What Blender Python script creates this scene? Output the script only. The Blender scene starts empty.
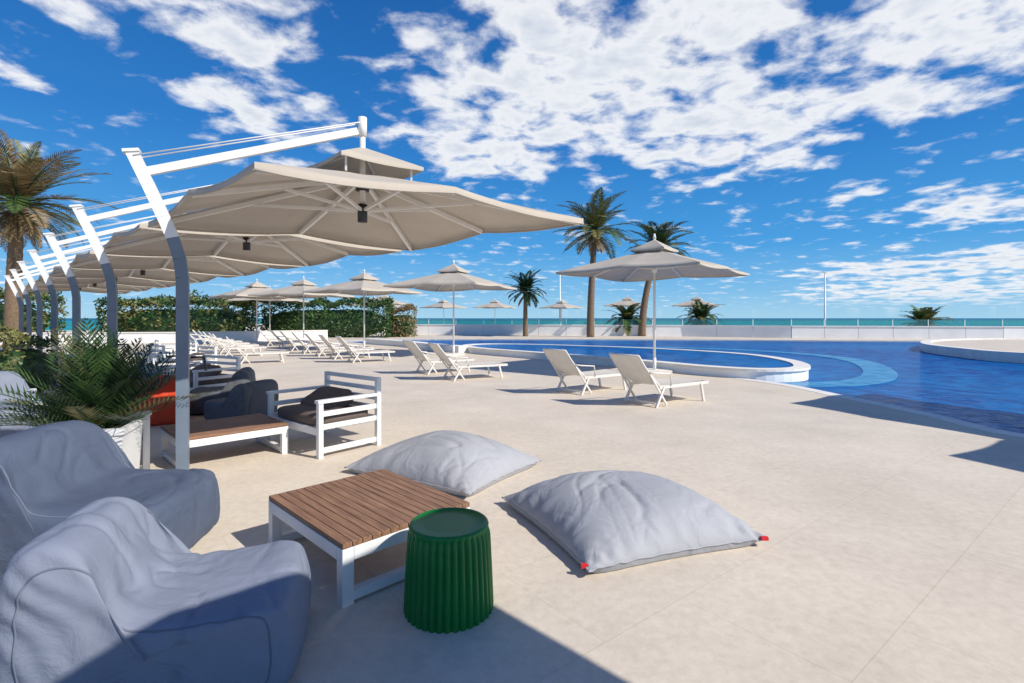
import bpy, math, random
from mathutils import Vector, Matrix, noise
random.seed(11)
R = random.Random(5)
scene = bpy.context.scene
V = Vector

# ---------------------------------------------------------------- materials
def new_mat(name):
    m = bpy.data.materials.new(name); m.use_nodes = True
    nt = m.node_tree
    return m, nt, nt.nodes, nt.links, nt.nodes["Principled BSDF"]

def simple(name, col, rough=0.5, var=0.08, scale=6.0, bump=0.0, bscale=60.0, spec=0.5, metal=0.0, transl=0.0, col2=None, stretch=None, det=3):
    m, nt, N, L, P = new_mat(name)
    tc = N.new("ShaderNodeTexCoord")
    src = tc.outputs["Object"]
    if stretch:
        mp = N.new("ShaderNodeMapping"); mp.inputs["Scale"].default_value = stretch
        L.new(src, mp.inputs[0]); src = mp.outputs[0]
    nz = N.new("ShaderNodeTexNoise"); nz.inputs["Scale"].default_value = scale; nz.inputs["Detail"].default_value = det
    L.new(src, nz.inputs["Vector"])
    rp = N.new("ShaderNodeValToRGB")
    c2 = col2 if col2 else tuple(min(1, c*(1+var)) for c in col)
    c1 = tuple(c*(1-var) for c in col) if not col2 else col
    rp.color_ramp.elements[0].position = 0.32; rp.color_ramp.elements[1].position = 0.68
    rp.color_ramp.elements[0].color = (*c1, 1); rp.color_ramp.elements[1].color = (*c2, 1)
    L.new(nz.outputs["Fac"], rp.inputs[0]); L.new(rp.outputs[0], P.inputs["Base Color"])
    P.inputs["Roughness"].default_value = rough
    P.inputs["Specular IOR Level"].default_value = spec
    P.inputs["Metallic"].default_value = metal
    if bump > 0:
        n2 = N.new("ShaderNodeTexNoise"); n2.inputs["Scale"].default_value = bscale; n2.inputs["Detail"].default_value = 3
        L.new(src, n2.inputs["Vector"])
        b = N.new("ShaderNodeBump"); b.inputs["Strength"].default_value = bump; b.inputs["Distance"].default_value = 0.02
        L.new(n2.outputs["Fac"], b.inputs["Height"]); L.new(b.outputs[0], P.inputs["Normal"])
    if transl > 0:
        t = N.new("ShaderNodeBsdfTranslucent"); L.new(rp.outputs[0], t.inputs[0])
        mx = N.new("ShaderNodeMixShader"); mx.inputs[0].default_value = transl
        out = N["Material Output"]
        L.new(P.outputs[0], mx.inputs[1]); L.new(t.outputs[0], mx.inputs[2]); L.new(mx.outputs[0], out.inputs[0])
    return m

def cloth(name, col, var=.06, spec=.3, crumple=.42):
    m, nt, N, L, P = new_mat(name)
    tc = N.new("ShaderNodeTexCoord"); src=tc.outputs["Object"]
    nz=N.new("ShaderNodeTexNoise"); nz.inputs["Scale"].default_value=2.6; nz.inputs["Detail"].default_value=5; L.new(src,nz.inputs[0])
    rp=N.new("ShaderNodeValToRGB"); rp.color_ramp.elements[0].position=.3; rp.color_ramp.elements[1].position=.7
    rp.color_ramp.elements[0].color=(*[c*(1-var) for c in col],1); rp.color_ramp.elements[1].color=(*[c*(1+var) for c in col],1)
    L.new(nz.outputs["Fac"],rp.inputs[0]); L.new(rp.outputs[0],P.inputs["Base Color"])
    P.inputs["Roughness"].default_value=.72; P.inputs["Specular IOR Level"].default_value=spec
    a=N.new("ShaderNodeTexNoise"); a.inputs["Scale"].default_value=5; a.inputs["Detail"].default_value=4; a.inputs["Distortion"].default_value=1.4; L.new(src,a.inputs[0])
    b1=N.new("ShaderNodeBump"); b1.inputs["Strength"].default_value=crumple; b1.inputs["Distance"].default_value=.03; L.new(a.outputs["Fac"],b1.inputs["Height"])
    w=N.new("ShaderNodeTexNoise"); w.inputs["Scale"].default_value=260; w.inputs["Detail"].default_value=1; L.new(src,w.inputs[0])
    b2=N.new("ShaderNodeBump"); b2.inputs["Strength"].default_value=.18; b2.inputs["Distance"].default_value=.004; L.new(w.outputs["Fac"],b2.inputs["Height"]); L.new(b1.outputs[0],b2.inputs["Normal"])
    L.new(b2.outputs[0],P.inputs["Normal"])
    return m
M_white = simple("white_paint", (0.80,0.80,0.78), 0.4, 0.04, 3)
M_poleshade = simple("shaded_pole_metal", (0.17,0.21,0.26), 0.4, 0.08, 4)  # shade on the lower pole put into its colour as dark blue-grey
M_canopy = simple("canopy_canvas", (0.53,0.47,0.39), 0.9, 0.05, 2.5, 0.10, 300, 0.2, transl=0.08)
M_rib = simple("rib_metal", (0.80,0.78,0.74), 0.4, 0.04, 4)
M_dark = simple("dark_plastic", (0.03,0.035,0.045), 0.5, 0.1, 10)
M_fabric = cloth("grey_bag_fabric", (0.225,0.25,0.315))
M_fabricb = cloth("blue_grey_bag_fabric", (0.085,0.108,0.160))
M_fabric2 = cloth("pale_cushion_fabric", (0.38,0.385,0.405), crumple=.4)
M_fabricdk = cloth("slate_bag_fabric", (0.115,0.12,0.13))
M_seam = simple("seam_piping", (0.15,0.17,0.22), 0.8, 0.05, 9)
M_redfab = cloth("red_fabric", (0.60,0.06,0.02))
M_red = simple("red_label", (0.7,0.02,0.02), 0.6, 0.05, 4)
M_brown = cloth("brown_cushion", (0.14,0.108,0.092))
M_green = simple("green_plastic", (0.003,0.17,0.030), 0.42, 0.12, 5, 0.05, 90, 0.4)
M_sling = simple("sling_textile", (0.70,0.64,0.55), 0.8, 0.05, 5, 0.1, 200, 0.2, transl=0.1)
M_chairframe = simple("chair_frame", (0.74,0.70,0.64), 0.45, 0.05, 4)
M_leaf = simple("leaf_green", (0.035,0.085,0.018), 0.5, scale=3, col2=(0.075,0.14,0.03))
M_leafdk = simple("leaf_dark", (0.016,0.045,0.012), 0.5, scale=3, col2=(0.035,0.085,0.02))
M_leafyel = simple("leaf_olive", (0.12,0.14,0.035), 0.55, scale=3, col2=(0.24,0.21,0.07))
M_dead = simple("dead_frond", (0.20,0.13,0.06), 0.8, scale=3, col2=(0.33,0.23,0.11))
M_trunk = simple("palm_bark", (0.13,0.085,0.05), 0.9, scale=14, col2=(0.26,0.18,0.11), bump=0.9, bscale=18, stretch=(1,1,3))
M_soil = simple("soil", (0.05,0.035,0.025), 0.95, 0.3, 20, 0.6, 40)
M_wall = simple("white_render_wall", (0.86,0.85,0.82), 0.8, 0.05, 0.8, 0.1, 20)
M_coping = simple("pale_stone_coping", (0.80,0.76,0.69), 0.7, 0.08, 2.5, 0.1, 25)

def wood():
    m, nt, N, L, P = new_mat("teak_wood")
    tc = N.new("ShaderNodeTexCoord"); mp = N.new("ShaderNodeMapping"); mp.inputs["Scale"].default_value = (2.2, 30, 30)
    L.new(tc.outputs["Object"], mp.inputs[0])
    nz = N.new("ShaderNodeTexNoise"); nz.inputs["Scale"].default_value = 1.6; nz.inputs["Detail"].default_value = 8; nz.inputs["Roughness"].default_value = 0.65
    L.new(mp.outputs[0], nz.inputs["Vector"])
    rp = N.new("ShaderNodeValToRGB"); e = rp.color_ramp.elements
    e[0].position = .3; e[0].color = (0.15,0.07,0.038,1); e[1].position = .72; e[1].color = (0.39,0.215,0.12,1)
    L.new(nz.outputs["Fac"], rp.inputs[0]); L.new(rp.outputs[0], P.inputs["Base Color"]); P.inputs["Roughness"].default_value = .6
    b = N.new("ShaderNodeBump"); b.inputs["Strength"].default_value = .3; b.inputs["Distance"].default_value = .005
    L.new(nz.outputs["Fac"], b.inputs["Height"]); L.new(b.outputs[0], P.inputs["Normal"])
    return m
M_wood = wood()

def ground_mat():
    m, nt, N, L, P = new_mat("limestone_paving")
    tc = N.new("ShaderNodeTexCoord")
    mp = N.new("ShaderNodeMapping"); mp.inputs["Rotation"].default_value = (0,0,math.radians(-38))
    L.new(tc.outputs["Object"], mp.inputs[0])
    br = N.new("ShaderNodeTexBrick"); br.inputs["Scale"].default_value = 1.0
    br.inputs["Brick Width"].default_value = 1.2; br.inputs["Row Height"].default_value = 0.8
    br.inputs["Mortar Size"].default_value = 0.004; br.inputs["Mortar Smooth"].default_value = 0.5
    br.inputs["Color1"].default_value = (0.735,0.645,0.53,1); br.inputs["Color2"].default_value = (0.715,0.63,0.52,1)
    br.inputs["Mortar"].default_value = (0.625,0.55,0.45,1); br.inputs["Bias"].default_value = 0.0
    L.new(mp.outputs[0], br.inputs["Vector"])
    n1 = N.new("ShaderNodeTexNoise"); n1.inputs["Scale"].default_value = .8; n1.inputs["Detail"].default_value = 8; n1.inputs["Roughness"].default_value=.7
    L.new(tc.outputs["Object"], n1.inputs["Vector"])
    r1 = N.new("ShaderNodeValToRGB"); r1.color_ramp.elements[0].position=.3; r1.color_ramp.elements[1].position=.7
    r1.color_ramp.elements[0].color=(0.85,0.835,0.82,1); r1.color_ramp.elements[1].color=(1.06,1.055,1.045,1)
    L.new(n1.outputs["Fac"], r1.inputs[0])
    mx = N.new("ShaderNodeMix"); mx.data_type='RGBA'; mx.blend_type='MULTIPLY'; mx.inputs[0].default_value=1
    L.new(br.outputs["Color"], mx.inputs[6]); L.new(r1.outputs[0], mx.inputs[7])
    n2 = N.new("ShaderNodeTexNoise"); n2.inputs["Scale"].default_value = 16; n2.inputs["Detail"].default_value = 7; n2.inputs["Roughness"].default_value=.65
    L.new(tc.outputs["Object"], n2.inputs["Vector"])
    r2 = N.new("ShaderNodeValToRGB"); r2.color_ramp.elements[0].position=.3; r2.color_ramp.elements[1].position=.6
    r2.color_ramp.elements[0].color=(0.84,0.83,0.81,1); r2.color_ramp.elements[1].color=(1,1,1,1)
    L.new(n2.outputs["Fac"], r2.inputs[0])
    mx2 = N.new("ShaderNodeMix"); mx2.data_type='RGBA'; mx2.blend_type='MULTIPLY'; mx2.inputs[0].default_value=.8
    L.new(mx.outputs[2], mx2.inputs[6]); L.new(r2.outputs[0], mx2.inputs[7])
    L.new(mx2.outputs[2], P.inputs["Base Color"]); P.inputs["Roughness"].default_value=.7; P.inputs["Specular IOR Level"].default_value=.25
    b = N.new("ShaderNodeBump"); b.inputs["Strength"].default_value=.25; b.inputs["Distance"].default_value=.01
    L.new(n2.outputs["Fac"], b.inputs["Height"]); L.new(b.outputs[0], P.inputs["Normal"])
    return m
M_ground = ground_mat()
M_sand = simple("sand", (0.42,0.36,0.27), 0.95, 0.12, 0.5)

def water_mat(name, c1, c2, scale, bscale, bstr, rough=.06, dist=.03, stretch=(1,1,1), refl=.25, big=None):
    m, nt, N, L, P = new_mat(name)
    tc = N.new("ShaderNodeTexCoord"); mp = N.new("ShaderNodeMapping"); mp.inputs["Scale"].default_value = stretch
    L.new(tc.outputs["Object"], mp.inputs[0])
    nz = N.new("ShaderNodeTexNoise"); nz.inputs["Scale"].default_value=scale; nz.inputs["Detail"].default_value=5; nz.inputs["Distortion"].default_value=.8
    L.new(mp.outputs[0], nz.inputs["Vector"])
    rp = N.new("ShaderNodeValToRGB"); rp.color_ramp.elements[0].position=.35; rp.color_ramp.elements[1].position=.68
    rp.color_ramp.elements[0].color=(*c1,1); rp.color_ramp.elements[1].color=(*c2,1)
    L.new(nz.outputs["Fac"], rp.inputs[0]); col=rp.outputs[0]
    if big:
        nb=N.new("ShaderNodeTexNoise"); nb.inputs["Scale"].default_value=.16; nb.inputs["Detail"].default_value=3; L.new(mp.outputs[0],nb.inputs[0])
        mr=N.new("ShaderNodeMapRange"); mr.inputs[1].default_value=.42; mr.inputs[2].default_value=.68; mr.inputs[4].default_value=.6; L.new(nb.outputs["Fac"],mr.inputs[0])
        mb_=N.new("ShaderNodeMix"); mb_.data_type='RGBA'; L.new(mr.outputs[0],mb_.inputs[0]); L.new(col,mb_.inputs[6]); mb_.inputs[7].default_value=(*big,1); col=mb_.outputs[2]
    L.new(col, P.inputs["Base Color"])
    P.inputs["Roughness"].default_value=.9; P.inputs["Specular IOR Level"].default_value=0
    n2 = N.new("ShaderNodeTexNoise"); n2.inputs["Scale"].default_value=bscale; n2.inputs["Detail"].default_value=4; n2.inputs["Distortion"].default_value=.4
    L.new(mp.outputs[0], n2.inputs["Vector"])
    b = N.new("ShaderNodeBump"); b.inputs["Strength"].default_value=bstr; b.inputs["Distance"].default_value=dist
    L.new(n2.outputs["Fac"], b.inputs["Height"])
    G=N.new("ShaderNodeBsdfGlossy"); G.inputs["Roughness"].default_value=rough; G.inputs["Color"].default_value=(.8,.92,1,1); L.new(b.outputs[0],G.inputs["Normal"])
    F=N.new("ShaderNodeFresnel"); F.inputs[0].default_value=1.33; L.new(b.outputs[0],F.inputs["Normal"])
    mn=N.new("ShaderNodeMath"); mn.operation='MINIMUM'; mn.inputs[1].default_value=refl; L.new(F.outputs[0],mn.inputs[0])
    mx=N.new("ShaderNodeMixShader"); L.new(mn.outputs[0],mx.inputs[0]); L.new(P.outputs[0],mx.inputs[1]); L.new(G.outputs[0],mx.inputs[2]); L.new(mx.outputs[0],N["Material Output"].inputs[0])
    return m
M_pool = water_mat("pool_water", (0.000,0.040,0.22), (0.000,0.135,0.42), 1.8, 3.5, .9, dist=.07, refl=.22, big=(.0,.17,.44))
M_ledge = water_mat("shallow_pool_water", (0.03,0.20,0.42), (0.10,0.34,0.54), 2.0, 4.0, .6, refl=.22)
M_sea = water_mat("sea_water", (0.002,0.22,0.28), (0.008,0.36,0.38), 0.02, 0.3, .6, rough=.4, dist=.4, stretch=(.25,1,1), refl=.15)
def glass_mat():
    m, nt, N, L, P = new_mat("fence_glass")
    t = N.new("ShaderNodeBsdfTransparent"); t.inputs[0].default_value=(0.75,0.92,0.9,1)
    P.inputs["Base Color"].default_value=(0.2,0.5,0.5,1); P.inputs["Roughness"].default_value=.1
    nz = N.new("ShaderNodeTexNoise"); nz.inputs["Scale"].default_value=.6
    mr = N.new("ShaderNodeMapRange"); mr.inputs[3].default_value=.12; mr.inputs[4].default_value=.3
    mx = N.new("ShaderNodeMixShader"); L.new(nz.outputs["Fac"], mr.inputs[0]); L.new(mr.outputs[0], mx.inputs[0])
    L.new(t.outputs[0], mx.inputs[1]); L.new(P.outputs[0], mx.inputs[2]); L.new(mx.outputs[0], N["Material Output"].inputs[0])
    return m
M_glass = glass_mat()

# ---------------------------------------------------------------- mesh builder
class MB:
    def __init__(s): s.v=[]; s.f=[]; s.m=[]; s.s=[]; s.mats=[]
    def mi(s, mat):
        if mat not in s.mats: s.mats.append(mat)
        return s.mats.index(mat)
    def add(s, vs, fs, mat, smooth=False):
        o=len(s.v); k=s.mi(mat)
        s.v.extend([tuple(p) for p in vs])
        for f in fs: s.f.append([i+o for i in f]); s.m.append(k); s.s.append(smooth)
    def box(s, a, b, mat, M=None):
        x0,y0,z0=a; x1,y1,z1=b
        vs=[V(p) for p in [(x0,y0,z0),(x1,y0,z0),(x1,y1,z0),(x0,y1,z0),(x0,y0,z1),(x1,y0,z1),(x1,y1,z1),(x0,y1,z1)]]
        if M: vs=[M@p for p in vs]
        s.add(vs,[(0,3,2,1),(4,5,6,7),(0,1,5,4),(1,2,6,5),(2,3,7,6),(3,0,4,7)],mat)
    def beam(s, p, q, w, h, mat, up=V((0,0,1))):
        p=V(p); q=V(q); d=(q-p).normalized()
        if abs(d.dot(up))>.98: up=V((1,0,0))
        a=d.cross(up).normalized(); b=a.cross(d).normalized()
        vs=[]
        for c in (p,q):
            for (i,j) in ((-1,-1),(1,-1),(1,1),(-1,1)): vs.append(c+a*i*w/2+b*j*h/2)
        s.add(vs,[(3,2,1,0),(4,5,6,7),(0,1,5,4),(1,2,6,5),(2,3,7,6),(3,0,4,7)],mat)
    def tube(s, pts, r, mat, n=8, closed=False, cap=True):
        pts=[V(p) for p in pts]; k=len(pts); vs=[]; fs=[]
        prev=None
        for i,p in enumerate(pts):
            if closed: d=pts[(i+1)%k]-pts[i-1]
            else: d=pts[min(i+1,k-1)]-pts[max(i-1,0)]
            d.normalize()
            if prev is None:
                up=V((0,0,1)) if abs(d.z)<.9 else V((1,0,0)); a=d.cross(up).normalized()
            else:
                a=(prev-d*prev.dot(d)).normalized()
            prev=a; b=d.cross(a)
            rr=r[i] if isinstance(r,(list,tuple)) else r
            for j in range(n):
                t=2*math.pi*j/n; vs.append(p+a*math.cos(t)*rr+b*math.sin(t)*rr)
        for i in range(k if closed else k-1):
            i2=(i+1)%k
            for j in range(n):
                j2=(j+1)%n; fs.append((i*n+j,i*n+j2,i2*n+j2,i2*n+j))
        if not closed and cap:
            fs.append(tuple(range(n-1,-1,-1))); fs.append(tuple((k-1)*n+j for j in range(n)))
        s.add(vs,fs,mat,True)
    def lathe(s, prof, mat, n=48, rad=None, smooth=True):
        vs=[];fs=[]
        for (r,z,w) in prof:
            for j in range(n):
                t=2*math.pi*j/n; rr=r+(w*rad(j) if rad else 0); vs.append((rr*math.cos(t),rr*math.sin(t),z))
        for i in range(len(prof)-1):
            for j in range(n):
                j2=(j+1)%n; fs.append((i*n+j,i*n+j2,(i+1)*n+j2,(i+1)*n+j))
        fs.append(tuple((len(prof)-1)*n+j for j in range(n)))
        s.add(vs,fs,mat,smooth)
    def sell(s, c, size, mat, e=.35, nu=28, nv=14, M=None, puff=0):
        vs=[];fs=[]
        def pw(x,p): return math.copysign(abs(x)**p,x)
        for i in range(nv+1):
            ph=-math.pi/2+math.pi*i/nv
            for j in range(nu):
                t=2*math.pi*j/nu
                x=pw(math.cos(ph),e)*pw(math.cos(t),e); y=pw(math.cos(ph),e)*pw(math.sin(t),e); z=pw(math.sin(ph),e*1.6)
                k=1+puff*(noise.noise(V((x*2+c[0],y*2+c[1],z*2))))
                p=V((x*size[0]/2*k,y*size[1]/2*k,z*size[2]/2*k))
                if M: p=M@p
                vs.append(p+V(c))
        for i in range(nv):
            for j in range(nu):
                j2=(j+1)%nu; fs.append((i*nu+j,i*nu+j2,(i+1)*nu+j2,(i+1)*nu+j))
        s.add(vs,fs,mat,True)
    def leaf(s, p, d, l, w, mat, up=None):
        d=V(d).normalized(); 
        if up is None: up=V((R.uniform(-1,1),R.uniform(-1,1),R.uniform(-1,1)))
        a=d.cross(up)
        if a.length<1e-4: a=V((1,0,0))
        a.normalize()
        p=V(p)
        s.add([p,p+d*l*.4+a*w/2,p+d*l,p+d*l*.4-a*w/2],[(0,1,2,3)],mat)
    def mesh(s, name):
        me=bpy.data.meshes.new(name); me.from_pydata(s.v,[],s.f)
        for m in s.mats: me.materials.append(m)
        me.polygons.foreach_set("material_index",s.m); me.polygons.foreach_set("use_smooth",s.s)
        me.update(); return me
def place(me, name, loc=(0,0,0), rot=0, bevel=0, scale=1):
    o=bpy.data.objects.new(name, me); scene.collection.objects.link(o)
    o.location=loc; o.rotation_euler=(0,0,rot); o.scale=(scale,)*3
    if bevel:
        b=o.modifiers.new("bevel",'BEVEL'); b.width=bevel; b.segments=2; b.limit_method='ANGLE'; b.angle_limit=math.radians(50)
    return o
def catmull(P, n, closed=True):
    out=[]; k=len(P)
    for i in range(k if closed else k-1):
        if closed: a,b,c,d=P[i-1],P[i],P[(i+1)%k],P[(i+2)%k]
        else: a,b,c,d=P[max(i-1,0)],P[i],P[i+1],P[min(i+2,k-1)]
        a,b,c,d=map(V,(a,b,c,d))
        for j in range(n):
            t=j/n
            out.append(.5*((2*b)+(c-a)*t+(2*a-5*b+4*c-d)*t*t+(3*b-a-3*c+d)*t**3))
    if not closed: out.append(V(P[-1]))
    return out

# ---------------------------------------------------------------- ground, pool, sea
me=MB(); me.add([(-500,-200,-1.2),(500,-200,-1.2),(500,75,-1.2),(-500,75,-1.2)],[(0,1,2,3)],M_sand)
me.add([(-500,75,-1.2),(500,75,-1.2),(500,110,-3.4),(-500,110,-3.4)],[(0,1,2,3)],M_sand)
place(me.mesh("ground"),"ground")
pool_edge=catmull([(40,3.8),(22,4.6),(11,5.4),(7.6,6.0),(6.6,6.6),(6.6,7.9),(6.45,9.7),(6.1,12.0),(4.5,14.5),(0.5,20.0),(-4,26),(-9,30.5),(-11,33.5),(-7,36),(2,36.5),(14,35.5),(28,33.5),(60,32)],6,False)
deck=[(60,-40,0)]+[(p.x,p.y,0) for p in pool_edge if p.x<=60]+[(60,44,0),(20,58,0),(-60,62,0),(-60,-40,0)]
me=MB(); n=len(deck); me.add(deck,[tuple(range(n))[::-1]],M_ground)
me.add([p for p in deck]+[(p[0],p[1],-1.25) for p in deck],[(i,(i+1)%n,n+(i+1)%n,n+i) for i in range(n)],M_coping)
place(me.mesh("pool_deck"),"pool_deck")
me=MB(); me.add([(-15,3,-.07),(75,3,-.07),(75,40,-.07),(-15,40,-.07)],[(0,1,2,3)],M_pool)
place(me.mesh("swimming_pool_water"),"swimming_pool_water")
def strip(mb, pts, w, z0, z1, mat):
    pts=[V(p) for p in pts]; k=len(pts); vs=[]
    for i,p in enumerate(pts):
        d=(pts[min(i+1,k-1)]-pts[max(i-1,0)]).normalized(); nrm=V((-d.y,d.x))
        a=p; b=p+nrm*w
        vs+= [(a.x,a.y,z0),(a.x,a.y,z1),(b.x,b.y,z1),(b.x,b.y,z0)]
    fs=[]
    for i in range(k-1):
        o=i*4
        for j in range(4):
            j2=(j+1)%4; fs.append((o+j,o+j2,o+4+j2,o+4+j))
    fs+= [(0,1,2,3),((k-1)*4+3,(k-1)*4+2,(k-1)*4+1,(k-1)*4)]
    mb.add(vs,fs,mat)
me=MB()
strip(me,[p for p in pool_edge if p.x<=60],.28,-.055,.006,M_coping)
place(me.mesh("pool_coping"),"pool_coping")
me=MB()
arc=catmull([(6.5,11.6),(8.2,11.9),(9.9,13.2),(11.6,15.6),(13.0,18.6),(13.3,21.5),(12.2,24.5),(9.5,27),(5,28.5)],8,False)
strip(me,arc,.8,-.2,-.062,M_ledge)
place(me.mesh("submerged_pool_step"),"submerged_pool_step")
bp=catmull([(-2.2,24.2),(-1.6,21.6),(1.2,18.3),(3.7,15.2),(5.0,13.3),(6.2,12.5),(7.5,13.0),(8.4,15.3),(8.2,18.2),(6,21.3),(2.5,23.8),(-0.7,25.2)],6)
def inset(pts,w):
    k=len(pts); out=[]
    for i,p in enumerate(pts):
        d=(pts[(i+1)%k]-pts[i-1]).normalized(); out.append(p+V((-d.y,d.x))*w)
    return out
ip=inset(bp,.34); ok=inset(bp,-.05); k=len(bp)
me=MB()
def ring(A,za,B,zb,mat): me.add([(p.x,p.y,za) for p in A]+[(p.x,p.y,zb) for p in B],[(i,(i+1)%k,k+(i+1)%k,k+i) for i in range(k)],mat)
ring(bp,-.1,bp,.19,M_wall); ring(bp,.19,ok,.19,M_coping); ring(ok,.19,ok,.25,M_coping); ring(ok,.25,ip,.25,M_coping); ring(ip,.25,ip,.1,M_coping)
me.add([(p.x,p.y,.22) for p in ip],[tuple(range(k))],M_pool)
place(me.mesh("raised_pool_basin"),"raised_pool_basin")
me=MB(); strip(me,catmull([(-1.9,22.2),(-3.4,24.0),(-5.4,27),(-8.2,30)],6,False),.5,0,.3,M_wall)
place(me.mesh("low_curved_wall"),"low_curved_wall")
me=MB()
pp=catmull([(19.6,24.5),(17.9,20.5),(17.6,17.8),(20,15.5),(30,14),(44,18),(44,29),(31,31),(24,29)],5)
k=len(pp)
me.add([(p.x,p.y,.22) for p in pp],[tuple(range(k))],M_ground)
ok=inset(pp,.4)
ring(pp,-.2,pp,.3,M_coping); ring(pp,.3,ok,.3,M_coping); ring(ok,.3,ok,.2,M_coping)
place(me.mesh("pool_island_deck"),"pool_island_deck")
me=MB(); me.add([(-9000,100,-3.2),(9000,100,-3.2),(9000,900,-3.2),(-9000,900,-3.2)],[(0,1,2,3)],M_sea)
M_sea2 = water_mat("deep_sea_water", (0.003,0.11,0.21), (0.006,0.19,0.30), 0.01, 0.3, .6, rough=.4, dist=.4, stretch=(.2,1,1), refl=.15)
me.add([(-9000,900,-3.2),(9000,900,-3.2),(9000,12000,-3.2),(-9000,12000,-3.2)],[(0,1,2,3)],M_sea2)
place(me.mesh("sea"),"sea")

# boundary wall + glass fence
wl=[V((-40,50)),V((-20,48)),V((0,45)),V((14,42)),V((21,38.5)),V((34,35.5)),V((62,33))]
me=MB(); gl=MB(); H=.86
for a,b in zip(wl[:-1],wl[1:]):
    L=(b-a).length; nseg=max(1,round(L/2.4))
    for i in range(nseg):
        p=a.lerp(b,i/nseg); q=a.lerp(b,(i+1)/nseg); d=(q-p).normalized()
        me.beam((p.x+d.x*.012,p.y+d.y*.012,H/2),(q.x-d.x*.012,q.y-d.y*.012,H/2),.22,H,M_wall)
        me.beam((p.x,p.y,H+.035),(q.x,q.y,H+.035),.32,.06,M_wall)
        gl.beam((p.x+d.x*.06,p.y+d.y*.06,H+.30),(q.x-d.x*.06,q.y-d.y*.06,H+.30),.015,.44,M_glass)
        gl.beam((p.x,p.y,H+.07),(p.x,p.y,H+.53),.04,.04,M_rib)
place(me.mesh("boundary_wall"),"boundary_wall"); place(gl.mesh("glass_fence"),"glass_fence")
me=MB()
wl=[V((-34,29)),V((-20,31)),V((-13,36))]
for a,b in zip(wl[:-1],wl[1:]):
    me.beam((a.x,a.y,.3),(b.x,b.y,.3),.25,.6,M_wall); me.beam((a.x,a.y,.63),(b.x,b.y,.63),.34,.06,M_coping)
place(me.mesh("garden_wall"),"garden_wall")

# ---------------------------------------------------------------- parasols
def canopy(mb, u, v, ze, za, cap_r=.28, r0=.12, cap_lift=.12, cap_h=.28, midlift=0.0):
    C=[u,v,-u,-v]; ns=16; nr=8
    def zz(r): return za+(ze-za)*r
    for k in range(4):
        A=C[k]; B=C[(k+1)%4]; vs=[];fs=[]
        for i in range(nr+1):
            r=r0+(1-r0)*i/nr
            for j in range(ns+1):
                t=j/ns; s2=abs(math.sin(2*math.pi*t)); inn=1-.015*r*s2
                p=(A*(1-t)+B*t)*r*inn; vs.append((p.x,p.y,zz(r)-.03*r*s2+midlift*r*(1-abs(2*t-1))+.006*r*noise.noise(V((p.x*2.5,p.y*2.5,k)))))
        for j in range(ns+1):
            p=V(vs[nr*(ns+1)+j]); vs.append((p.x*1.0,p.y*1.0,p.z-.05))
        for i in range(nr+1):
            for j in range(ns):
                o=i*(ns+1)+j; fs.append((o,o+1,o+ns+2,o+ns+1))
        mb.add(vs,fs,M_canopy,True)
        vs2=[vs[(nr+1)*(ns+1)+j] for j in range(ns+1)]
        mb.tube(vs2,.008,M_canopy,5)
        vs=[];fs=[];zt=za+cap_h; zb=zz(cap_r)+cap_lift
        for i in range(4):
            r=i/3*cap_r
            for j in range(7):
                t=j/6; p=(A*(1-t)+B*t)*r; vs.append((p.x,p.y,zt+(zb-zt)*(i/3)-.02*math.sin(math.pi*t)*i/3))
        for j in range(7):
            p=V(vs[21+j]); vs.append((p.x,p.y,p.z-.035))
        for i in range(4):
            for j in range(6):
                o=i*7+j; fs.append((o,o+1,o+8,o+7))
        mb.add(vs,fs,M_canopy,True)
        for q,E in enumerate((A,(A+B)/2)):
            ml=midlift*q
            mb.beam((E.x*.04,E.y*.04,zz(.04)-.05),(E.x*.985,E.y*.985,zz(.985)-.05+ml),.034,.042,M_rib)
            mb.beam((E.x*.02,E.y*.02,ze+.10),(E.x*.5,E.y*.5,zz(.5)-.075+ml*.5),.024,.028,M_rib)
        mb.beam((0,0,zt-.03),(A.x*cap_r*.97,A.y*cap_r*.97,zb-.03),.018,.022,M_rib)
        mb.beam((A.x*cap_r*.8,A.y*cap_r*.8,zz(cap_r*.8)+.01),(A.x*cap_r*.8,A.y*cap_r*.8,zt+(zb-zt)*.8-.03),.016,.016,M_rib)
    
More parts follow.
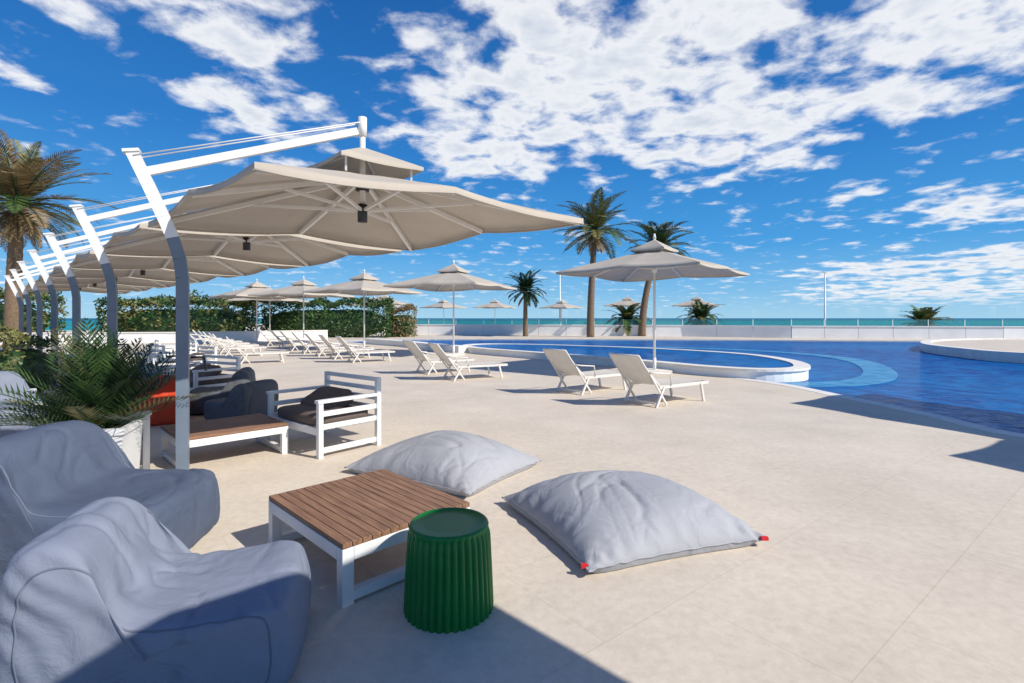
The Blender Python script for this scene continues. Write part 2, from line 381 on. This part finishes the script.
def cantilever_mesh(arm=V((-1.39,-.70))):
    mb=MB(); u=V((2.25,-.08)); v=V((.12,1.96))
    canopy(mb,u,v,2.5,2.98,cap_lift=.19,cap_h=.27,midlift=.08)
    d=arm.normalized()
    def P(l,z): q=arm+d*l; return V((q.x,q.y,z))
    low=[P(0,.02),P(0,.8),P(0,1.6),P(0,1.85),P(.02,2.02),P(.07,2.2)]
    hi=[P(.07,2.2),P(.14,2.38),P(.25,2.65),P(.36,2.91)]
    for a,b in zip(low[:-1],low[1:]): mb.beam(a,b+(b-a).normalized()*.004,.095,.095,M_poleshade,up=V((d.x,d.y,0)))
    for a,b in zip(hi[:-1],hi[1:]): mb.beam(a,b+(b-a).normalized()*.004,.095,.095,M_white,up=V((d.x,d.y,0)))
    mb.beam(P(.30,2.75),V((d.x*.05,d.y*.05,3.40)),.05,.07,M_white)
    mb.beam(P(.365,2.91),P(.37,2.935),.12,.12,M_rib,up=V((d.x,d.y,0)))
    s=V((-d.y,d.x,0))*.05
    for sg in (-1,1):
        mb.tube([P(.35,2.88)+s*sg,V((0,0,3.5))+s*sg*.5],.006,M_rib,6)
    mb.tube([(0,0,3.55),(0,0,2.55)],.030,M_rib,12)
    mb.tube([(0,0,3.55),(0,0,3.36)],.045,M_white,12)
    mb.tube([(0,0,2.90),(0,0,2.80)],.07,M_dark,12)
    mb.tube([(0,0,2.66),(0,0,2.48)],.05,M_dark,12)
    b=P(0,0); mb.box((b.x-.16,b.y-.16,0.003),(b.x+.16,b.y+.16,.018),M_poleshade)
    for i in (-1,1):
        for j in (-1,1): mb.tube([(b.x+i*.12,b.y+j*.12,.015),(b.x+i*.12,b.y+j*.12,.035)],.012,M_rib,6)
    c=P(-.06,1.15); mb.tube([c,c+V((.1,.03,0)),c+V((.12,.03,-.12))],.012,M_dark,6)
    return mb.mesh("cantilever_parasol")
cm=cantilever_mesh()
for i in range(7):
    place(cm,"cantilever_parasol",(-1.53-2.3*i,5.24+2.15*i,0),0)
place(cm,"cantilever_parasol",(2.2,-.42,0),math.radians(97))
place(cm,"cantilever_parasol",(9.5,6.9,0),math.radians(75))
place(cm,"cantilever_parasol",(9.3,3.3,0),math.radians(70))

def pole_parasol_mesh():
    mb=MB()
    canopy(mb,V((2.76,.25)),V((-.25,2.76)),2.75,3.42,cap_r=.25,cap_h=.26,midlift=.05)
    mb.tube([(0,0,.1),(0,0,3.78)],.035,M_rib,12)
    mb.tube([(0,0,3.70),(0,0,3.84)],[.05,.02],M_white,10)
    mb.tube([(0,0,2.9),(0,0,2.76)],.07,M_white,12)
    mb.tube([(0,0,.05),(0,0,.4)],.05,M_rib,12)
    mb.box((-.38,-.38,.004),(.38,.38,.075),M_coping)
    return mb.mesh("patio_parasol")
pm=pole_parasol_mesh()
PAR=[(3.95,14.2,0),(-2.35,20.6,.1),(-7.1,24.6,.05),(-11.6,28.5,.1),(-15.2,30.5,0),(-11.6,46.5,.2),(-8.0,60,0),(-2,60,.1),(6,62,0),(11.6,51.5,.1),(18.4,51,.05),(-17.5,37,.2),(-22.3,41,.1),(-14,52,.1)]
for i,(x,y,r) in enumerate(PAR): place(pm,"patio_parasol",(x,y,0 if y<48 else -.02),r*3)

# ---------------------------------------------------------------- furniture
def table_mesh():
    mb=MB(); a=.515; b=.43; h=.33; t=.065
    for sx in (-1,1):
        mb.box((sx*a-(t if sx>0 else 0),-b+t+.001,h-.10),(sx*a+(t if sx<0 else 0),b-t-.001,h-.03),M_white)
        for sy in (-1,1):
            x0=sx*a-(t if sx>0 else 0); y0=sy*b-(t if sy>0 else 0)
            mb.box((x0,y0,.0),(x0+t,y0+t,h-.03),M_white)
        x0=sx*a-(t if sx>0 else 0)
        mb.box((x0+.005,-b+t+.001,.015),(x0+t-.005,b-t-.001,.065),M_white)
    for sy in (-1,1):
        y0=sy*b-(t if sy>0 else 0)
        mb.box((-a+t+.001,y0,h-.10),(a-t-.001,y0+t,h-.03),M_white)
    n=15; w=(2*b)/n
    for i in range(n):
        y=-b+i*w; e=R.uniform(-.001,.001); mb.box((-a+e,y+.002,h-.027),(a+e,y+w-.002,h+e*.6),M_wood)
    return mb.mesh("wooden_coffee_table")
tm=table_mesh()
place(tm,"wooden_coffee_table",(-.935,3.31,0),math.radians(135),bevel=.002)
place(tm,"wooden_coffee_table",(-3.15,5.62,0),math.radians(45),bevel=.002)

mb=MB(); n=36*8
def rad(j): return abs(math.sin(math.pi*j/8))**.7
prof=[(.214,0.0,.016),(.214,.02,.018),(.206,.2,.018),(.197,.37,.018),(.195,.395,.016),(.192,.41,.012),(.198,.418,.006),(.203,.43,0.003),(.203,.438,0),(.196,.444,0),(.186,.444,0),(.18,.438,0),(.12,.437,0),(.03,.437,0)]
mb.lathe(prof,M_green,n,rad)
place(mb.mesh("green_ribbed_stool"),"green_ribbed_stool",(-.327,2.66,0))

def sofa_mesh(w=1.14,d=.8,cush=M_brown):
    mb=MB(); t=.055; W=w/2; D=d/2; arm=.62; bk=.80
    for sx in (-1,1):
        x0=sx*W-(t if sx>0 else 0)
        mb.box((x0,-D,0),(x0+t,-D+t,arm-.035),M_white)
        mb.box((x0,D-t,0),(x0+t,D,bk),M_white)
        mb.box((x0-.012,-D-.012,arm-.034),(x0+t+.012,D-t-.002,arm),M_white)
        for z in (.05,.30,.44):
            mb.box((x0+.014,-D+t+.001,z),(x0+t-.014,D-t-.001,z+.055),M_white)
    for z in (.30,.42,.53,.64,.75):
        mb.box((-W+t+.001,D-t+.014,z),(W-t-.001,D-.014,z+.05),M_white)
    mb.box((-W+t+.001,-D+.01,.24),(W-t-.001,-D+.045,.32),M_white)
    for i in range(7):
        y=-D+.07+i*(d-.16)/7; mb.box((-W+t-.01,y,.285),(W-t+.01,y+.06,.305),M_white)
    mb.sell((0,-.02,.375),(w-2*t-.02,d-.1,.15),cush,.3,40,16,puff=.02)
    Mr=Matrix.Rotation(math.radians(-62),3,'X')
    mb.sell((-.1,D-.30,.50),(w-2*t-.28,.14,.42),cush,.38,40,16,M=Mr,puff=.05)
    return mb.mesh("slatted_armchair")
sm=sofa_mesh()
ang=math.atan2(5.45-6.17,-2.08+2.97)
place(sm,"slatted_armchair",(-2.24,6.1,0),ang,bevel=.003)
place(sm,"slatted_armchair",(-4.1,4.95,0),math.radians(45+90),bevel=.003)
place(sm,"slatted_armchair",(-7.0,10.4,0),math.radians(140),bevel=.003)
place(sm,"slatted_armchair",(-5.6,9.2,0),math.radians(-30),bevel=.003)
place(sm,"slatted_armchair",(-9.0,13.6,0),math.radians(140),bevel=.003)
place(sm,"slatted_armchair",(-7.8,12.4,0),math.radians(-40),bevel=.003)
place(sm,"slatted_armchair",(-10.9,16.4,0),math.radians(130),bevel=.003)
place(sm,"slatted_armchair",(-9.9,15.2,0),math.radians(-50),bevel=.003)

# bean bags
PROF=[(-.50,.02),(-.54,.22),(-.55,.48),(-.54,.68),(-.49,.78),(-.38,.81),(-.27,.76),(-.20,.62),(-.12,.475),(.0,.43),(.30,.42),(.48,.42),(.57,.35),(.585,.10),(.51,.0),(.2,.0),(-.2,.0)]
def beanbag(name,loc,rot,width,seed,mat=M_fabric,sc=1.0,prof=PROF,seam=M_seam):
    P=[V((x,z)) for x,z in prof]; ringp=catmull(P,12); n=len(ringp); st=110
    c=V((0,.3)); vs=[];fs=[]
    def kk(s): return (1-abs(s)**15)**(1/2.6) if abs(s)<1 else 0
    for i in range(st+1):
        t=-1+2*i/st; s=math.sin(math.pi/2*t)
        k_=kk(s)*(1-.04*s*s)
        k_-= .014*math.exp(-((abs(s)-.93)/.012)**2)
        k_=max(k_,.001)
        for p in ringp:
            q=c+(p-c)*k_
            vs.append((q.x*sc,s*width/2*sc*(1-.05*max(0,q.y-.4)/.4),max(0,q.y)*sc))
    for i in range(st):
        for j in range(n):
            j2=(j+1)%n; fs.append((i*n+j,i*n+j2,(i+1)*n+j2,(i+1)*n+j))
    mb=MB(); mb.add(vs,fs,mat,True)
    mesh=mb.mesh(name)
    nrm=[v.normal.copy() for v in mesh.vertices]
    off=V((seed*7.3,seed*3.1,seed*1.7))
    for v,nn in zip(mesh.vertices,nrm):
        p=V(v.co)+off
        w=p+V((noise.noise(p*2.2),noise.noise(p*2.2+V((9,0,0))),noise.noise(p*2.2+V((0,9,0)))))*.22
        a=.026*noise.noise(p*1.9)
        n1=noise.noise(V((w.x*3.2,w.y*3.8,w.z*1.3)))
        a-=.017*math.exp(-(n1/.10)**2)*max(0,min(1,.5+1.5*noise.noise(p*1.7+V((3,3,3)))))
        n2=noise.noise(V((w.x*7.0+4,w.y*3.0,w.z*5)))
        a-=.006*math.exp(-(n2/.12)**2)*max(0,min(1,.4+2*noise.noise(p*2.1+V((8,3,1)))))
        cr=math.exp(-(((v.co.x/sc+.15)/.13)**2+((v.co.z/sc-.50)/.13)**2))
        a+=cr*.009*math.sin(v.co.y/sc*22+4*noise.noise(p*3)) 
        sd_=abs(v.co.y)/(width/2*sc)
        a+=.006*math.exp(-((sd_-.93)/.09)**2)*math.sin((v.co.x+v.co.z)/sc*42+4*noise.noise(p*4))*max(0,.5+noise.noise(p*3))
        if v.co.z<.02: a=min(a,.01)
        co=v.co+nn*a; co.z=max(co.z,.002); v.co=co
    mesh.update()
    mb2=MB(); cos=[tuple(v.co) for v in mesh.vertices]
    mb2.add(cos,fs,mat,True)
    for side in (0,1):
        best=min(range(st+1),key=lambda i:abs(math.sin(math.pi/2*(-1+2*i/st))-(-.93 if side==0 else .93)))
        mb2.tube([cos[best*n+j] for j in range(n)],.0045*sc,seam,6,closed=True)
    bpy.data.meshes.remove(mesh)
    return place(mb2.mesh(name),name,loc,rot)
beanbag("bean_bag_chair",(-1.44,2.20,0),math.radians(18),.84,1,sc=.87)
beanbag("bean_bag_chair",(-2.62,3.25,0),math.radians(5),.92,2,mat=M_fabricb)
beanbag("bean_bag_chair",(-6.5,6.4,0),math.radians(-20),.95,3)
beanbag("bean_bag_chair",(-4.7,8.3,0),math.radians(200),1.0,4,mat=M_fabricdk,sc=.85)
beanbag("bean_bag_chair",(-4.0,7.6,0),math.radians(160),1.0,5,mat=M_fabricdk,sc=.72)
beanbag("bean_bag_chair",(-5.15,7.5,0),math.radians(-60),.9,6,mat=M_redfab,sc=.8)

# floor cushions
def cushion(corners,H,seed,tags):
    A,B,C,D=[V(c) for c in corners]
    cen=(A+B+C+D)/4; N_=120; mb=MB()
    def pos(a,b):
        a2=a*(1-.06*(1-b*b)); b2=b*(1-.06*(1-a*a))
        s=(a2+1)/2; t=(b2+1)/2
        return A*(1-s)*(1-t)+B*s*(1-t)+C*s*t+D*(1-s)*t
    off=V((seed*5.1,seed*2.3,0))
    def hh(a,b):
        f=max(0,(1-abs(a)**2.6))*max(0,(1-abs(b)**2.6))
        base=H*f**.62
        p=pos(a,b); q=V((p.x,p.y,0))+off
        e=max(abs(a),abs(b)); along=b if abs(a)>abs(b) else a
        fall=math.exp(-((1-e)/.16)**2)*(1-math.exp(-((1-e)/.03)**2)*.6)
        wr=.012*fall*math.sin(along*26+7*noise.noise(q*2.0))*(.2+1.8*abs(noise.noise(q*2+V((4,4,0)))))
        w=q+V((noise.noise(q*1.4),noise.noise(q*1.4+V((7,0,0))),0))*.35
        n1=noise.noise(V((w.x*2.0,w.y*3.4,0))); n2=noise.noise(V((w.x*4.5,w.y*2.2,5)))
        m1=max(0,min(1,.4+1.6*noise.noise(q*1.3+V((2,9,0)))))
        m2=max(0,min(1,.4+1.8*noise.noise(q*1.6+V((12,9,0)))))
        rr=-(.016*math.exp(-(n1/.08)**2)*m1+.011*math.exp(-(n2/.08)**2)*m2)*min(1,f*3)
        corner=abs(a*b)**3
        return .055+base+wr+rr+.055*noise.noise(q*1.3)*f+.007*corner*math.sin((a-b)*50)
    vs=[];fs=[];n=N_+1
    for i in range(n):
        for j in range(n):
            a=math.sin(math.pi/2*(-1+2*i/N_)); b=math.sin(math.pi/2*(-1+2*j/N_))
            p=pos(a,b)-cen; vs.append((p.x,p.y,hh(a,b)))
    for i in range(N_):
        for j in range(N_): fs.append((i*n+j,(i+1)*n+j,(i+1)*n+j+1,i*n+j+1))
    o=len(vs)
    for i in range(n):
        for j in range(n):
            a=math.sin(math.pi/2*(-1+2*i/N_)); b=math.sin(math.pi/2*(-1+2*j/N_))
            f=max(0,(1-abs(a)**6))*max(0,(1-abs(b)**6)); p=pos(a,b)-cen
            z=hh(a,b) if f<=1e-6 else max(.004,.055-.3*f)
            vs.append((p.x,p.y,z-0.0005))
    for i in range(N_):
        for j in range(N_): fs.append((o+i*n+j,o+i*n+j+1,o+(i+1)*n+j+1,o+(i+1)*n+j))
    mb.add(vs,fs,M_fabric2,True)
    per=[vs[i*n] for i in range(n)]+[vs[(n-1)*n+j] for j in range(1,n)]+[vs[i*n+n-1] for i in range(n-2,-1,-1)]+[vs[j] for j in range(n-2,0,-1)]
    mb.tube(per[::2],.006,M_fabric2,6,closed=True)
    for (i,j) in tags:
        p=V(vs[i*n+j]); mb.box((p.x-.022,p.y-.022,p.z-.012),(p.x+.022,p.y+.002,p.z+.010),M_red)
    place(mb.mesh("floor_cushion"),"floor_cushion",(cen.x,cen.y,0))
cushion([(-.08,4.12,0),(.44,2.93,0),(1.68,3.36,0),(1.17,4.5,0)],.28,1,[(104,0),(120,108)])
cushion([(-1.62,4.95,0),(-.35,4.2,0),(.30,5.2,0),(-.97,5.95,0)],.27,2,[])

# planter with palm
def frond(mb,p,az,el,L,curve,mat,lw=.03,lf=.3,steps=14,per=2,twist=0,stem=M_leafdk,sr=.012,droopleaf=.35):
    p=V(p); pts=[p.copy()]; e=el; step=L/steps
    for i in range(steps):
        d=V((math.cos(az)*math.cos(e),math.sin(az)*math.cos(e),math.sin(e)))
        p=p+d*step; pts.append(p.copy()); e-=curve/steps*(.5+1.0*i/steps)
    mb.tube(pts,[sr*(1-.85*i/steps) for i in range(steps+1)],stem,4,cap=False)
    side=V((-math.sin(az),math.cos(az),0))
    for i in range(steps):
        a=pts[i]; b=pts[i+1]; d=(b-a).normalized(); up=side.cross(d).normalized()*-1
        if up.z<0: up=-up
        for q in range(per):
            t=(i+q/per)/steps
            if t<.1: continue
            o=a.lerp(b,q/per); ll=lf*L*(math.sin(math.pi*min(1,t*.82+.2))**.7)*(.85+.3*R.random())
            for sg in (-1,1):
                dd=d*(.55+.5*t)+side*sg*1.0+up*(.25)-V((0,0,1))*(droopleaf+.25*R.random())
                mb.leaf(o,dd,ll,lw,mat,up=up+V((R.uniform(-.3,.3),R.uniform(-.3,.3),0)))
mb=MB()
def tbox(w0,w1,z0,z1,mat):
    vs=[(-w0,-w0,z0),(w0,-w0,z0),(w0,w0,z0),(-w0,w0,z0),(-w1,-w1,z1),(w1,-w1,z1),(w1,w1,z1),(-w1,w1,z1)]
    mb.add(vs,[(0,1,5,4),(1,2,6,5),(2,3,7,6),(3,0,4,7)],mat)
tbox(.23,.26,0,.52,M_white); tbox(.26,.275,.52,.521,M_white); tbox(.275,.275,.521,.575,M_white); tbox(.275,.235,.575,.5751,M_white); tbox(.235,.235,.5751,.50,M_white)
mb.add([(-.235,-.235,.53),(.235,-.235,.53),(.235,.235,.53),(-.235,.235,.53)],[(0,1,2,3)],M_soil)
for i in range(92):
    az=i*2.399; el=math.radians(R.uniform(20,88))
    frond(mb,(R.uniform(-.08,.08),R.uniform(-.08,.08),.52),az,el,R.uniform(.6,1.05),R.uniform(.05,.6),R.choice([M_leaf,M_leafdk,M_leaf,M_leafyel]) if i%2 else M_leafdk,lw=.018,lf=.26,steps=12,per=2,sr=.006,droopleaf=-.25)
place(mb.mesh("planter_with_palm"),"planter_with_palm",(-3.60,4.45,0),math.radians(20))

# sun loungers
def lounger_mesh():
    mb=MB(); W=.33; r=.018
    for s in (-1,1):
        mb.beam((.62,s*W,.33),(1.95,s*W,.33),.035,.05,M_chairframe)
        back=catmull([(.64,0,.34),(.46,0,.50),(.28,0,.68),(.12,0,.88)],5,False)
        mb.tube([(p.x,s*W,p.z) for p in back],r,M_chairframe,6)
        mb.beam((.72,s*(W+.02),.33),(.52,s*(W+.02),0),.035,.04,M_chairframe)
        mb.beam((1.72,s*(W+.02),.33),(1.80,s*(W+.02),0),.035,.04,M_chairframe)
        mb.tube([(.36,s*(W+.03),.60),(.5,s*(W+.04),.58),(.85,s*(W+.04),.55),(.9,s*(W+.03),.35)],.015,M_chairframe,6)
        mb.beam((.36,s*(W+.01),.60),(.80,s*(W+.01),.02),.025,.03,M_chairframe)
    mb.beam((.54,-W,.06),(.54,W,.06),.03,.03,M_chairframe); mb.beam((1.95,-W,.33),(1.95,W,.33),.035,.05,M_chairframe)
    mb.tube([(.12,-W,.88),(.12,W,.88)],r,M_chairframe,6)
    path=catmull([(.115,0,.895),(.28,0,.69),(.46,0,.505),(.64,0,.37),(.8,0,.35),(1.3,0,.345),(1.93,0,.36)],5,False)
    vs=[];fs=[];ny=7
    for p in path:
        for j in range(ny):
            y=-W+.012+(2*W-.024)*j/(ny-1); sg=.018*math.sin(math.pi*j/(ny-1)); vs.append((p.x,y,p.z-sg+.012))
    for i in range(len(path)-1):
        for j in range(ny-1):
            o=i*ny+j; fs.append((o,o+1,o+ny+1,o+ny))
    mb.add(vs,fs,M_sling,True)
    return mb.mesh("sun_lounger")
lm=lounger_mesh()
for x,y,a in [(1.78,8.55,34),(.72,9.9,37),(-2.0,12.2,28),(-2.85,13.5,36),(-5.9,17.0,32),(-7.0,18.4,34),(-8.1,19.8,31),(-9.3,21.4,30),(-10.6,23.2,33),(-12.0,25.2,34),(-13.6,27.2,30),(-9.4,16.6,30),
              (-11.6,19.6,30),(-12.7,21.2,33),(-13.9,22.8,30),(-15.2,24.6,32),(-16.6,26.4,30),(-18.2,28.2,33)]:
    place(lm,"sun_lounger",(x,y,0),math.radians(a))

# ---------------------------------------------------------------- palms & hedges
def palm(name,base,lean,H,tr,L,nf,lw,dead=10,per=2,steps=14,mats=(M_leaf,M_leafyel,M_leafdk),curve=(1.0,1.9)):
    mb=MB(); pts=[];rs=[]; K=40
    for i in range(K+1):
        t=i/K; pts.append((lean[0]*t*t,lean[1]*t*t,H*t)); rs.append(tr*(1.25-.45*t)*(1+.07*(i%2))+ (tr*.5*max(0,(t-.88)/.12)))
    mb.tube(pts,rs,M_trunk,12)
    top=V(pts[-1])
    for i in range(nf):
        az=i*2.399+R.uniform(-.2,.2); f=i/nf; el=math.radians(80-100*f+R.uniform(-10,10))
        frond(mb,top+V((0,0,.1)),az,el,L*R.uniform(.75,1.1),R.uniform(*curve),R.choice(mats),lw=lw,lf=.22,steps=steps,per=per,sr=.03*L/2.5,droopleaf=.1)
    for i in range(dead):
        az=i*2.399; frond(mb,top-V((0,0,.15)),az,math.radians(R.uniform(-50,-20)),L*.6*R.uniform(.7,1),.7,M_dead,lw=lw,lf=.22,steps=10,per=2,sr=.03)
    return place(mb.mesh(name),name,base)
palm("palm_tree",(-19.5,20,0),(.2,0,0),5.9,.24,3.3,54,.055,dead=26,per=3,mats=(M_leafyel,M_leaf,M_leafyel,M_dead),curve=(.3,1.2))
palm("palm_tree",(6.2,40.5,0),(.4,0,0),8.3,.24,3.9,42,.08,dead=14,per=3,curve=(.5,1.5),mats=(M_leaf,M_leafyel,M_leafyel))
palm("palm_tree",(10.8,42.5,0),(1.4,0,0),7.2,.25,3.5,40,.08,dead=10,per=3,curve=(.6,1.6))
palm("palm_tree",(1.1,42,0),(0,0,0),3.6,.17,2.2,40,.10,dead=4,per=2,mats=(M_leafdk,M_leaf,M_leafdk),curve=(.7,1.6))
palm("palm_tree",(9.9,44,0),(0,0,0),1.2,.3,2.3,44,.12,dead=6,per=2,mats=(M_leafyel,M_leaf))
palm("palm_tree",(16.2,43.8,0),(0,0,0),1.3,.3,2.3,44,.12,dead=6,per=2)
palm("palm_tree",(31.8,39.5,-.4),(0,0,0),1.2,.3,2.2,46,.12,dead=8,per=2,mats=(M_leafyel,M_leaf),curve=(.7,1.6))

def hedge(name,c,size,n,ls,mats,seed=0):
    mb=MB(); x,y,z=size
    def rad_(p): return 1+.26*noise.noise(V((p.x*.5+seed,p.y*.5,p.z*.9)))+.16*noise.noise(V((p.x*1.6+seed,p.y*1.6,p.z*2)))
    mb.sell((0,0,z*.40),(x*.93,y*.8,z*.78),M_leafdk,.45,40,14,puff=.1)
    for i in range(n):
        p=V((R.uniform(-1,1),R.uniform(-1,1),R.uniform(0,1)))
        ax=R.choice('xyyzz')
        if ax=='x': p.x=math.copysign(1,p.x)
        elif ax=='y': p.y=math.copysign(1,p.y)
        else: p.z=1
        q=V((p.x*x/2,p.y*y/2,p.z*z)); k_=rad_(q)*R.uniform(.84,1.03)
        zk=1+.18*noise.noise(V((q.x*.9+seed,q.y*.5,3)))
        q=V((q.x*(.97+.03*k_),q.y*k_,q.z*(k_*.6+.4)*zk))
        g=noise.noise(q*1.2+V((seed,0,0)))
        m=mats[0] if g>.12 else (mats[1] if g>-.15 else mats[2])
        d=V((R.uniform(-1,1),R.uniform(-1,1),R.uniform(-.4,1)))
        mb.leaf(q,d,ls*R.uniform(.6,1.4),ls*.5,m)
    return place(mb.mesh(name),name,c)
mm=(M_leafyel,M_leaf,M_leafdk)
hedge("hedge",(-14.3,40,0),(9.5,2.2,2.7),7000,.24,(M_leaf,M_leaf,M_leafdk),1)
hedge("hedge",(-24,37,0),(10,2.5,2.7),7000,.26,mm,2)
hedge("hedge",(-35,32,0),(12,2.5,3.0),6000,.26,mm,3)
hedge("shrub",(-8.8,41,0),(2.0,1.8,2.2),2200,.18,(M_dead,M_dead,M_leafyel),5)
hedge("shrub",(-9.4,9.6,0),(1.1,1.1,1.15),2200,.09,(M_leafyel,M_leafyel,M_leaf),6)

# lamp post
mb=MB(); mb.tube([(0,0,0),(0,0,.6),(0,0,8.3)],[.16,.12,.07],M_white,12); mb.beam((-.25,0,8.35),(.25,0,8.35),.3,.1,M_white)
mb.tube([(0,0,-.1),(0,0,.1)],.25,M_white,12)
lp=mb.mesh("lamp_post"); place(lp,"lamp_post",(38.5,63,-1.2)); place(lp,"lamp_post",(6.0,64,-1.2))

# ---------------------------------------------------------------- sky, sun, camera
sd=V((1.1,-.6,1)).normalized(); elev=math.asin(sd.z); azr=math.atan2(sd.x,sd.y)
W=bpy.data.worlds.new("World"); scene.world=W; W.use_nodes=True
nt=W.node_tree; N=nt.nodes; L=nt.links; bg=N["Background"]
def mth(op,a,b=None,c=None,clamp=False):
    n=N.new("ShaderNodeMath"); n.operation=op; n.use_clamp=clamp
    for i,x in enumerate((a,b,c)):
        if x is None: continue
        if isinstance(x,(int,float)): n.inputs[i].default_value=x
        else: L.new(x,n.inputs[i])
    return n.outputs[0]
sky=N.new("ShaderNodeTexSky"); sky.sky_type='NISHITA'; sky.sun_disc=False; sky.sun_elevation=elev; sky.sun_rotation=azr
sky.air_density=1.0; sky.dust_density=.2; sky.ozone_density=1.5
tc=N.new("ShaderNodeTexCoord"); sp=N.new("ShaderNodeSeparateXYZ"); L.new(tc.outputs["Generated"],sp.inputs[0])
X,Y,Z=sp.outputs
gr=N.new("ShaderNodeValToRGB"); L.new(Z,gr.inputs[0]); E=gr.color_ramp.elements
E[0].position=0; E[0].color=(.33,.66,.92,1); E[1].position=.62; E[1].color=(.002,.085,.36,1)
for pos_,col in ((.05,(.16,.50,.88)),(.13,(.035,.34,.80)),(.3,(.006,.20,.63))):
    e=E.new(pos_); e.color=(*col,1)
gs=N.new("ShaderNodeVectorMath"); gs.operation='SCALE'; gs.inputs[3].default_value=10.0; L.new(gr.outputs[0],gs.inputs[0])
m0=N.new("ShaderNodeMix"); m0.data_type='RGBA'; m0.inputs[0].default_value=.85; L.new(sky.outputs[0],m0.inputs[6]); L.new(gs.outputs[0],m0.inputs[7])
zc=mth('MAXIMUM',Z,.015); zc=mth('ADD',zc,.12)
cb=N.new("ShaderNodeCombineXYZ"); L.new(mth('DIVIDE',X,zc),cb.inputs[0]); L.new(mth('DIVIDE',Y,zc),cb.inputs[1])
n1=N.new("ShaderNodeTexNoise"); n1.inputs["Scale"].default_value=5.6; n1.inputs["Detail"].default_value=7; n1.inputs["Roughness"].default_value=.55; n1.inputs["Distortion"].default_value=.2
L.new(cb.outputs[0],n1.inputs["Vector"])
n3=N.new("ShaderNodeTexNoise"); n3.inputs["Scale"].default_value=1.6; n3.inputs["Detail"].default_value=2
L.new(cb.outputs[0],n3.inputs["Vector"])
az=mth('ARCTAN2',X,Y); el=mth('ARCSINE',Z)
mask=None
blobs=[(600,60,.46,.22,1.3),(500,135,.26,.11,1.15),(710,125,.24,.11,1.15),(800,125,.12,.09,1.0),(215,18,.18,.08,1.1),(270,108,.16,.06,1.0),(930,85,.14,.07,1.0),(960,15,.22,.10,1.25),(10,72,.07,.025,.7),(870,190,.12,.018,.8),(990,205,.12,.03,1.1),(90,5,.1,.04,.8),(870,270,.14,.022,1.1),(1000,262,.12,.03,1.1),(930,290,.24,.03,1.0)]
for px,py,ra,re,wt in blobs:
    a0=math.atan((px-512)/512); e0=math.atan((318-py)/512*math.cos(a0))
    da=mth('POWER',mth('ABSOLUTE',mth('DIVIDE',mth('SUBTRACT',az,a0),ra)),2.0); de=mth('POWER',mth('ABSOLUTE',mth('DIVIDE',mth('SUBTRACT',el,e0),re)),2.0)
    g=mth('MULTIPLY',mth('SUBTRACT',1.0,mth('ADD',da,de),clamp=True),wt)
    mask=g if mask is None else mth('MAXIMUM',mask,g)
dens=mth('ADD',mth('ADD',n1.outputs["Fac"],mth('MULTIPLY',mask,.225)),mth('MULTIPLY',mth('SUBTRACT',n3.outputs["Fac"],.5),.22))
mr=N.new("ShaderNodeMapRange"); mr.interpolation_type='SMOOTHSTEP'; mr.inputs[1].default_value=.54; mr.inputs[2].default_value=.78
L.new(dens,mr.inputs[0])
fac=mth('MULTIPLY',mr.outputs[0],mth('MULTIPLY',Z,25,clamp=True),clamp=True)
fac=mth('MULTIPLY',fac,.97)
cr=N.new("ShaderNodeValToRGB"); cr.color_ramp.elements[0].color=(.95,.965,.99,1); cr.color_ramp.elements[1].color=(.56,.64,.77,1)
cr.color_ramp.elements[0].position=.73; cr.color_ramp.elements[1].position=.99
L.new(dens,cr.inputs[0])
cs=N.new("ShaderNodeVectorMath"); cs.operation='SCALE'; cs.inputs[3].default_value=9.8; L.new(cr.outputs[0],cs.inputs[0])
mx=N.new("ShaderNodeMix"); mx.data_type='RGBA'; L.new(fac,mx.inputs[0]); L.new(m0.outputs[2],mx.inputs[6]); L.new(cs.outputs[0],mx.inputs[7])
L.new(mx.outputs[2],bg.inputs[0]); bg.inputs[1].default_value=.10

sl=bpy.data.lights.new("sun",'SUN'); sl.energy=5.0; sl.angle=math.radians(.53); sl.color=(1,.95,.87)
so=bpy.data.objects.new("sun",sl); scene.collection.objects.link(so); so.rotation_euler=sd.to_track_quat('Z','Y').to_euler()
cam=bpy.data.cameras.new("camera"); cam.sensor_width=36; cam.lens=18; cam.shift_y=-23.5/1024; cam.clip_end=20000; cam.clip_start=.05
co=bpy.data.objects.new("camera",cam); scene.collection.objects.link(co); co.location=(0,0,1.5); co.rotation_euler=(math.radians(90),0,0)
scene.camera=co
scene.view_settings.view_transform='Standard'; scene.view_settings.look='None'; scene.view_settings.exposure=0
